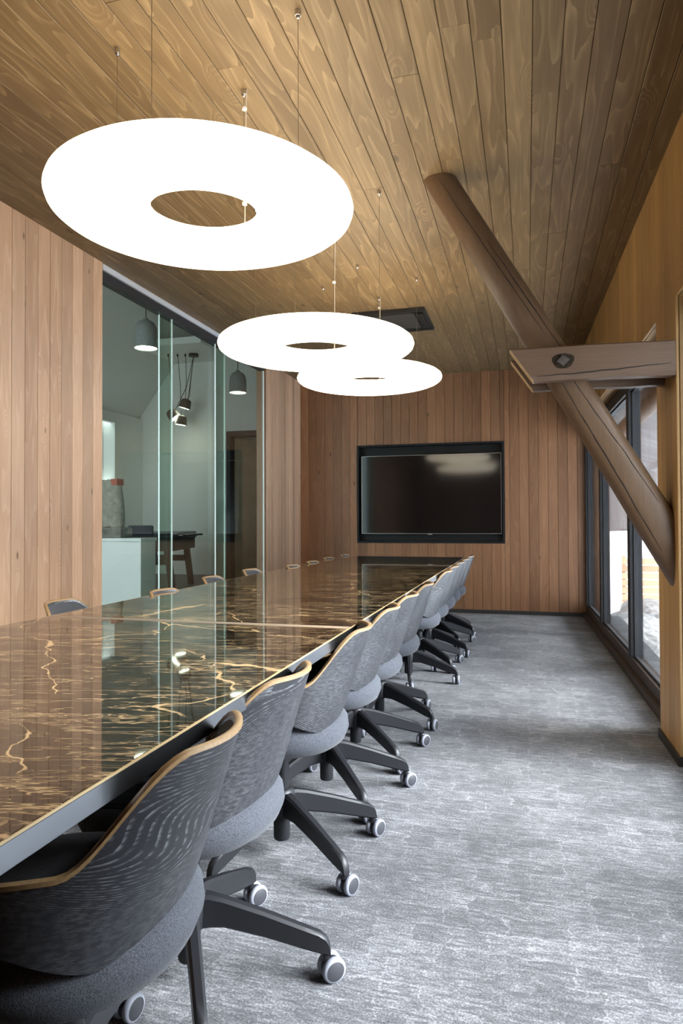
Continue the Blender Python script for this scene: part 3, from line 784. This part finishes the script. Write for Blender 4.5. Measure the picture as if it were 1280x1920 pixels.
def beam(y0, y1, label, bolt):
    # side outline in X-Z: slanted free end, right end let into the pier
    e = thing('clamp_beam', label, 'beam', (.62, (y0+y1)/2, 1.745), 0, 'clamp beams on the log')
    wx = WT(Vector((0, (y0+y1)/2, 0))).x - .004
    zb, zt = 1.748, 1.905
    nx = 24; v = []; f = []
    from mathutils import noise as mn
    for i in range(nx+1):
        s = i/nx
        xb_ = .035 + (wx-.035)*s; xt_ = -.072 + (wx+.072)*s
        wob = .006*mn.noise(Vector((s*4, y0*3, 0)))
        sag = .016*math.sin(PI*s)*0 - .012*max(0, s-.55)
        ring = []
        h0 = zb + sag + wob*.8 + (.02*max(0, s-.75)*0); h1 = zt + sag*1.3
        ch = .014
        for (yy, zz) in ((y0, h0+ch*1.4), (y0, h1-ch*.5), (y0+ch*.5, h1), (y1-ch*.5, h1), (y1, h1-ch*.5), (y1, h0+ch), (y1-ch, h0), (y0+ch*1.2, h0)):
            k = (zz-h0)/(h1-h0); ring.append(Vector((xb_+(xt_-xb_)*k, yy, zz)))
        v += ring
    n = 8
    for i in range(nx):
        for k in range(n): f.append((i*n+k, i*n+(k+1) % n, (i+1)*n+(k+1) % n, (i+1)*n+k))
    f.append(tuple(nx*n+k for k in range(n)))
    place(fixn(obj('beam_body', v, f+[tuple(range(n))], 'timber_x')), e)
    # pale saw-cut end
    c0 = v[:n]; off = Vector((-.0015, 0, -.0008))
    cc = sum(c0, Vector())/n
    place(fixn(obj('sawn_end', [p+off for p in c0]+[p+off*.2 for p in c0], [tuple(range(n))]+[(k, (k+1) % n, n+(k+1) % n, n+k) for k in range(n)], 'log_end')), e)
    if bolt:
        bx, bz = .168, 1.833
        s = .034
        pl = [(bx+s*1.45*math.cos(a)*(1+.12*math.sin(3*a)), y0-.0006, bz+s*1.15*math.sin(a)*(1+.1*math.cos(2*a))) for a in [2*PI*k/14 for k in range(14)]]
        m = MB(); m.add(pl+[(p[0], y0+.004, p[2]) for p in pl], [tuple(range(14))]+[(k, (k+1) % 14, 14+(k+1) % 14, 14+k) for k in range(14)])
        place(fixn(m.build('bolt_recess', 'timber_dark')), e)
        q = [(bx+.030*math.cos(R(a)), bz+.026*math.sin(R(a))) for a in (10, 95, 185, 275)]
        m = MB(); m.add([(a, y0-.010, b) for a, b in q]+[(a, y0+.002, b) for a, b in q], [(0, 1, 2, 3), (0, 4, 5, 1), (1, 5, 6, 2), (2, 6, 7, 3), (3, 7, 4, 0)])
        place(fixn(m.build('bolt_head', 'iron')), e)
        # long crack near the lower edge
        vv = []; ff = []; N = 30
        for i in range(N+1):
            s_ = i/N; x = .05+(wx-.07)*s_; z = 1.768 + .028*s_**1.5 + .004*mn.noise(Vector((s_*9, 2, 0))); ww = .0022*(.5+math.sin(PI*s_))
            vv += [(x, y0-.0008, z-ww), (x, y0-.0008, z+ww), (x, y0+.012, z)]
        for i in range(N):
            b = i*3; ff += [(b, b+3, b+4, b+1), (b+1, b+4, b+5, b+2), (b+2, b+5, b+3, b)]
        place(fixn(obj('drying_crack', vv, ff, 'check')), e)
M['timber_dark'] = plain('timber_bolt_recess', (.03, .021, .014), .95, 0, .1, noise=.4, nscale=90)
beam(3.315, 3.402, 'nearer horizontal timber clamp beam with square iron bolt head on the log', True)
beam(3.556, 3.64, 'farther horizontal timber clamp beam behind the diagonal log', False)

# ------------------------------------------------------------------ chairs
def sup(phi, rxb, rxf, ry, n=2.4):
    c, s = math.cos(phi), math.sin(phi); rx = rxb if c >= 0 else rxf
    r = (abs(c/rx)**n + abs(s/ry)**n)**(-1/n)
    return r*c, r*s
def sstep(a, b, x):
    t = max(0, min(1, (x-a)/(b-a))); return t*t*(3-2*t)
ZB, PHM = .450, R(118)
def rim_z(phi):
    a = abs(phi)
    return .752 - .152*sstep(R(20), R(63), a) - .02*sstep(R(60), R(118), a)
def shell_pt(phi, z, off=0.):
    s = max(0, min(1.05, (z-ZB)/.30))
    rxb = .192 + .108*s**.9 - off; ry = .242 - .006*s - off; rxf = .24
    x, y = sup(phi, rxb, rxf, ry, 2.4 - .4*min(1, s*1.6))
    return Vector((x, y, z))
def build_chair():
    e = thing('office_chair', '', 'chair', (0, 0, 0))
    NU, NV = 64, 14
    v = []; uv = []; f = []
    def zb(phi): return ZB + .055*sstep(R(42), R(88), abs(phi))
    for layer, off in ((0, 0.), (1, .010)):
        for i in range(NU+1):
            phi = -PHM + 2*PHM*i/NU
            for j in range(NV+1):
                z = zb(phi) + (rim_z(phi)-zb(phi))*j/NV
                v.append(shell_pt(phi, z, off)); uv.append((phi*.25, z))
    W = NV+1; L = (NU+1)*W
    for i in range(NU):
        for j in range(NV):
            a = i*W+j; f.append((a, a+W, a+W+1, a+1)); f.append((L+a, L+a+1, L+a+W+1, L+a+W))
        a = i*W; f.append((a, L+a, L+a+W, a+W)); a = i*W+NV; f.append((a, a+W, L+a+W, L+a))
    for j in range(NV):
        a = j; f.append((a, a+1, L+a+1, L+a)); a = NU*W+j; f.append((a, L+a, L+a+1, a+1))
    o = obj('back_shell', v, f, 'shell', e, True, uv); autosmooth(o, 40)
    # plywood edge along the rim
    v = []; f = []
    for i in range(NU+1):
        phi = -PHM + 2*PHM*i/NU; z = rim_z(phi)
        a = shell_pt(phi, z, -.0012); b = shell_pt(phi, z, .0112)
        v += [a+Vector((0, 0, -.004)), a+Vector((0, 0, .003)), a.lerp(b, .5)+Vector((0, 0, .0055)), b+Vector((0, 0, .003)), b+Vector((0, 0, -.004))]
    for i in range(NU):
        for k in range(5): f.append((i*5+k, (i+1)*5+k, (i+1)*5+(k+1) % 5, i*5+(k+1) % 5))
    f += [tuple(range(5)), tuple(NU*5+k for k in range(5))]
    autosmooth(fixn(obj('plywood_edge', v, f, 'ply', e)), 60)
    # upholstered lining inside the shell
    v = []; f = []; uv = []
    PM2 = PHM*.96
    for layer, off in ((0, .0105), (1, .022)):
        for i in range(NU+1):
            phi = -PM2 + 2*PM2*i/NU
            for j in range(NV+1):
                zt = rim_z(phi)-.012; t = j/NV; z = zb(phi)+.004 + (zt-zb(phi)-.004)*t
                ed = min(1, min(t, 1-t)*8, min(i, NU-i)/2.) if layer else 1
                v.append(shell_pt(phi, z, .0105+(off-.0105)*ed))
    for i in range(NU):
        for j in range(NV):
            a = i*W+j; f.append((L+a, L+a+1, L+a+W+1, L+a+W))
    autosmooth(fixn(obj('back_lining', v, f, 'pad', e)), 60)
    # seat cushion
    prof = [(.001, .372), (.60, .372), (.86, .378), (.95, .392), (1.0, .418), (.985, .446), (.92, .466), (.78, .478), (.5, .482), (.001, .483)]
    v = []; f = []; n = 40
    for s, z in prof:
        for k in range(n):
            t = 2*PI*k/n; x, y = sup(t, .222, .25, .234, 2.25); v.append((x*s, y*s, z))
    for i in range(len(prof)-1):
        for k in range(n): f.append((i*n+k, i*n+(k+1) % n, (i+1)*n+(k+1) % n, (i+1)*n+k))
    autosmooth(fixn(obj('seat_cushion', v, f, 'fabric', e)), 70)
    # swivel base
    bevel_box('seat_plate', -.11, .11, -.09, .09, .345, .3715, .01, 'black_metal', e)
    autosmooth(MB().lathe([(.001, .205), (.026, .205), (.024, .345), (.001, .345)], n=20).build('gas_lift', 'black_metal', e))
    autosmooth(MB().lathe([(.001, .050), (.025, .050), (.027, .055), (.027, .122), (.040, .130), (.044, .20), (.036, .214), (.027, .22), (.001, .22)], n=24).build('hub', 'black_metal', e))
    for k in range(5):
        ang = R(-27 + 72*k)
        ca, sa = math.cos(ang), math.sin(ang)
        Q = lambda r, w, z: Vector((r*ca - w*sa, r*sa + w*ca, z))
        # arm outline: centre r, half width, z bottom, z top
        st = [(.026, .021, .125, .208), (.050, .0175, .128, .206), (.085, .0155, .128, .197), (.18, .0145, .106, .166), (.275, .0135, .078, .131), (.312, .0125, .068, .117), (.328, .0115, .064, .106), (.337, .0105, .062, .090), (.340, .010, .0615, .07)]
        v = []; f = []
        for (r, hw, z0, z1) in st:
            c = hw*.45
            v += [Q(r, -hw, z0+c), Q(r, -hw, z1-c), Q(r, -hw+c, z1), Q(r, hw-c, z1), Q(r, hw, z1-c), Q(r, hw, z0+c), Q(r, hw-c, z0), Q(r, -hw+c, z0)]
        # undercut: inner bottom stays high until near the tip
        for i in range(len(st)-1):
            for q in range(8): f.append((i*8+q, i*8+(q+1) % 8, (i+1)*8+(q+1) % 8, (i+1)*8+q))
        f += [tuple(range(8)), tuple((len(st)-1)*8+q for q in range(8))]
        autosmooth(fixn(obj('leg', v, f, 'black_metal', e)), 40)
        # castor
        sw = R(72 + random.uniform(-22, 22))
        # trail direction d, axle direction a
        d = Vector((math.cos(sw), math.sin(sw), 0)); a = Vector((-d.y, d.x, 0))
        p = Q(.328, 0, 0)
        wc = p + d*.014 + Vector((0, 0, .0295))
        cm = MB().tube([p+Vector((0, 0, .048)), p+Vector((0, 0, .070))], .008, 10)
        cm.tube([wc - a*.0045, wc + a*.0045], .024, 20)
        cm.tube([wc - a*.021, wc + a*.021], .006, 8)
        cas = fixn(cm.build('castor', 'black_metal', e))
        for sg in (-1, 1):
            wq = wc + a*sg*.015
            prof = [(.0235, -.0085), (.0275, -.007), (.0294, -.003), (.0294, .003), (.0275, .007), (.0225, .0088)]
            vv = []; ff = []; n2 = 28
            for r, h in prof:
                for t in range(n2):
                    th = 2*PI*t/n2; vv.append(wq + a*sg*h + d*(r*math.cos(th)) + Vector((0, 0, r*math.sin(th))))
            for i in range(len(prof)-1):
                for t in range(n2): ff.append((i*n2+t, i*n2+(t+1) % n2, (i+1)*n2+(t+1) % n2, (i+1)*n2+t))
            autosmooth(fixn(obj('tyre', vv, ff, 'tyre', cas)), 50)
            m = MB(); m.tube([wq - a*sg*.0075, wq + a*sg*.0075, wq + a*sg*.0088], [.0228, .0228, .0205], n2)
            autosmooth(fixn(m.build('wheel', 'disc', cas)), 35)
    return e
chair0 = build_chair()
def copy_tree(o, parent=None):
    c = o.copy(); C.objects.link(c); c.parent = parent
    for ch in list(o.children): copy_tree(ch, c)
    return c
ORD = ['nearest', 'second', 'third', 'fourth', 'fifth', 'sixth', 'seventh', 'eighth', 'ninth', 'tenth', 'eleventh']
RIGHT = [(-.765, 1.02, 5, -10), (-.790, 1.50, -2, -31), (-.790, 2.14, 8, -9), (-.792, 2.67, 5, -22), (-.790, 3.15, 2, -16), (-.790, 3.69, 5, 4),
         (-.790, 4.64, 5, 20), (-.790, 5.12, 3, -12), (-.788, 5.60, 0, 10), (-.790, 6.08, 3, -20), (-.785, 6.56, 0, 0)]
LEFT = [(-1.69, 2.56, 6, 0), (-1.485, 3.04, 0, 12), (-1.60, 3.82, 3, 30), (-1.61, 4.44, 0, 0), (-1.465, 4.92, 0, 0), (-1.465, 5.42, 0, 20), (-1.49, 5.98, 0, 0), (-1.475, 6.50, 0, 40)]
used = False
for row, side, name in ((RIGHT, 0, 'window side'), (LEFT, 180, 'glass-partition side')):
    for i, (x, y, a, b) in enumerate(row):
        o = chair0 if not used else copy_tree(chair0)
        used = True
        o.location = (x, y, 0); o.rotation_euler = (0, 0, R(side+a))
        for ch in o.children:
            if ch.name.startswith(('leg', 'castor')): ch.rotation_euler = (0, 0, R(b-a))
        if i == 0: lab = 'black oak shell swivel chair on the %s of the table, nearest the camera' % name
        elif i == len(row)-1: lab = 'black oak shell swivel chair on the %s of the table, last before the television' % name
        else: lab = 'black oak shell swivel chair on the %s, %s from the camera' % (name, ORD[i])
        o['label'] = lab; o['group'] = 'chairs on the %s' % name
